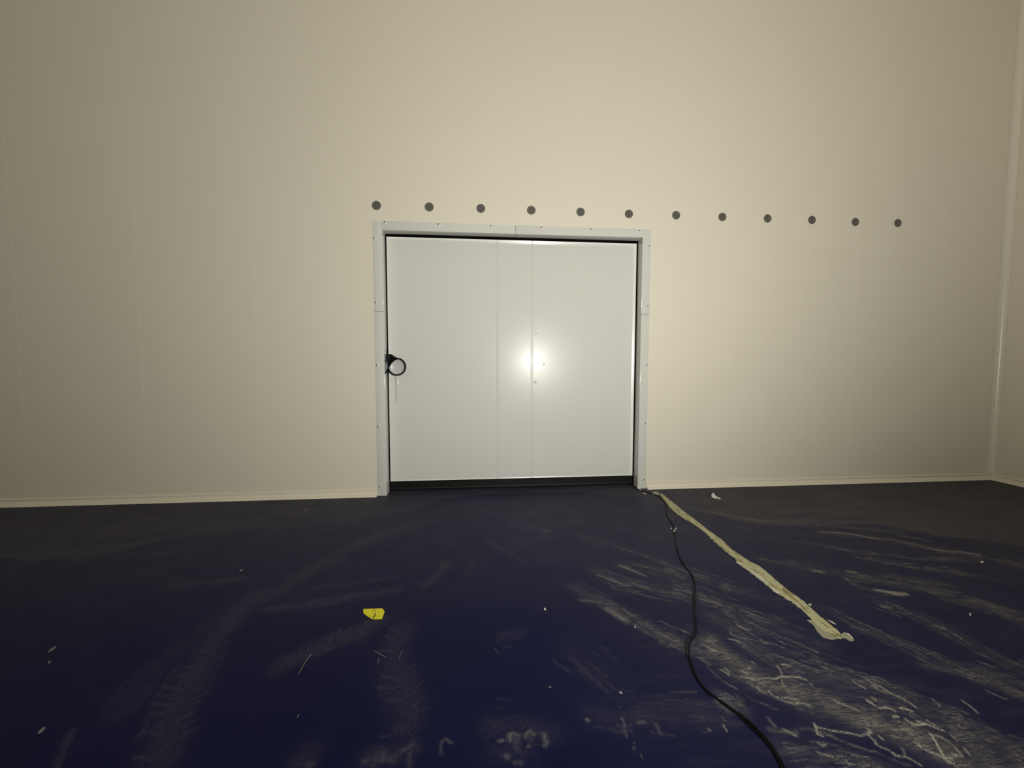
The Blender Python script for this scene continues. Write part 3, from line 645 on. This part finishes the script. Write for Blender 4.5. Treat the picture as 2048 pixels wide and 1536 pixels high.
def scrap(name, pts, mat, label, cat, th=.002, group=None):
    P_ = [fl(*q) for q in pts]; cx = sum(q.x for q in P_) / len(P_); cy_ = sum(q.y for q in P_) / len(P_)
    v = [(q.x - cx, q.y - cy_, .0006) for q in P_]; n_ = len(v)
    v += [(x * .82, y * .82, .0006 + th * (1 + .4 * math.sin(k * 2.1))) for k, (x, y, z) in enumerate(v)]
    f = [tuple(range(n_))[::-1], tuple(range(n_, 2 * n_))] + [(i, (i + 1) % n_, n_ + (i + 1) % n_, n_ + i) for i in range(n_)]
    o = obj(name, v, f, mat); o.location = (cx, cy_, 0); return tag(o, label, cat, group)
def twig(name, pts, mat, label, cat, r=.0022, group=None):
    P_ = spline([fl(*q) for q in pts], 5); c = P_[len(P_) // 2].copy(); n_ = len(P_)
    P_ = [Vector((q.x - c.x, q.y - c.y, r + .0004 + .004 * math.sin(math.pi * k / (n_ - 1)))) for k, q in enumerate(P_)]
    o = MB().tube(P_, [r * (.45 + .55 * math.sin(math.pi * (k + 1) / (n_ + 1))) for k in range(n_)], 6).build(name, mat); o.location = (c.x, c.y, 0)
    return tag(o, label, cat, group)
scrap('white_scrap', [(1273.5, 977.3), (1276, 976.6), (1282.8, 979), (1283.2, 980.4), (1279, 980)], M_white, 'small white strip of plastic behind the cable at the right foot of the door frame', 'scrap', .004)
scrap('white_scrap', [(1285.5, 986), (1288, 985.6), (1293, 987.4), (1290, 988)], M_white, 'small white sliver in front of the cable at the right foot of the door frame', 'scrap', .003)
scrap('pale_flake', [(94, 1305.5), (99, 1300), (108, 1293), (113, 1292), (111, 1296), (104, 1302)], M_flake, 'longest pale flake on the dark floor at far left', 'flake', .002)
scrap('pale_flake', [(94.5, 1327), (98, 1322), (102, 1321.5), (101, 1325), (97, 1329)], M_flake, 'small pale flake on the dark floor, just below the longest flake at far left', 'flake', .002)
scrap('pale_flake', [(74, 1467), (80, 1460), (89, 1453), (92, 1455), (87, 1462), (79, 1468)], M_flake, 'pale flake on the dark floor in the lower left corner', 'flake', .002)
scrap('pale_flake', [(478, 1143), (481, 1139.5), (486, 1138), (484.5, 1141.5), (480, 1144)], M_flake, 'tiny pale flake on the dark floor, highest up of the flakes at left', 'flake', .003)
scrap('white_crumb', [(1087, 1217), (1091, 1217), (1092.5, 1220), (1089, 1221)], M_white, 'tiny white crumb in the middle of the blue floor, nearest the door', 'crumb', .004)
scrap('white_crumb', [(1096, 1374.5), (1099, 1373.5), (1103, 1375), (1100, 1377)], M_flake, 'tiny pale crumb in the middle foreground of the blue floor', 'crumb', .003)
scrap('white_crumb', [(1238.5, 1385), (1240, 1384.3), (1244.5, 1387), (1242.5, 1388)], M_white, 'small pale crumb left of the lower bend of the cable', 'crumb', .004)
scrap('white_crumb', [(1268.6, 1253.6), (1271, 1253.6), (1271, 1256), (1269, 1256)], M_white, 'bright white speck on the floor left of the cable, level with its lifted bend', 'crumb', .005)
scrap('white_crumb', [(1341.4, 1056), (1344, 1056), (1343.6, 1058), (1341.8, 1058)], M_white, 'tiny white crumb touching the left side of the cable near the door', 'crumb', .004)
scrap('white_crumb', [(1350, 1056.4), (1353.2, 1056), (1352.4, 1059), (1350.4, 1059)], M_white, 'tiny white crumb just right of the cable near the door', 'crumb', .005)
o = scrap('white_crumb', [(1347, 1063), (1350, 1063), (1350, 1065.6), (1347.4, 1065.6)], M_white, 'tiny white crumb resting on the cable near the door', 'crumb', .005); o.location.z = .0095
scrap('white_crumb', [(1960, 1124), (1965, 1123.4), (1968, 1125.6), (1962, 1126.2)], M_white, 'white crumb on the dirty floor at far right below the wall', 'crumb', .006)
scrap('white_crumb', [(1938.5, 1228), (1942, 1228), (1942, 1231.5), (1939, 1231.5)], M_white, 'small pale crumb in the drag marks at right', 'crumb', .005)
o = scrap('white_crumb', [(1420, 1075), (1423, 1074.6), (1423, 1077), (1420.6, 1077.4)], M_white, 'tiny cream crumb on the left edge of the yellow tape', 'crumb', .005); o.location.z = .001
twig('straw', [(622.5, 1310), (613, 1323), (603, 1340), (597, 1348)], M_straw, 'longest pale straw lying on the floor below the yellow scrap, to its left', 'straw', .0019)
twig('straw', [(620.5, 1311.5), (618, 1314.5)], M_flake, 'short pale bit at the upper end of the longest straw', 'straw', .0025)
twig('straw', [(748, 1303), (758, 1309), (772, 1316)], M_straw, 'pale thread slanting down to the right below the yellow scrap', 'thread', .0016)
twig('straw', [(759, 1315), (757, 1320), (756, 1327)], M_straw, 'tiny curved thread under the slanting thread', 'thread', .0010)
twig('straw', [(805, 1302), (801, 1310), (798, 1319)], M_straw, 'short thin thread right of the slanting one, below the yellow scrap', 'thread', .0010)
twig('straw', [(608, 1023), (613, 1020.5), (618, 1018.5)], M_straw, 'short pale splinter near the wall left of the door', 'splinter', .0035)
twig('straw', [(598, 1430), (594.5, 1437)], M_flake, 'tiny pale splinter below the longest straw', 'splinter', .0018)
twig('straw', [(988, 1297), (993, 1303), (997, 1309)], M_straw, 'tiny thread in the middle of the floor right of the yellow scrap', 'thread', .0011)
twig('straw', [(1642, 1062), (1646, 1064)], M_flake, 'tiny pale splinter on the dirty floor right of the tape', 'splinter', .002)
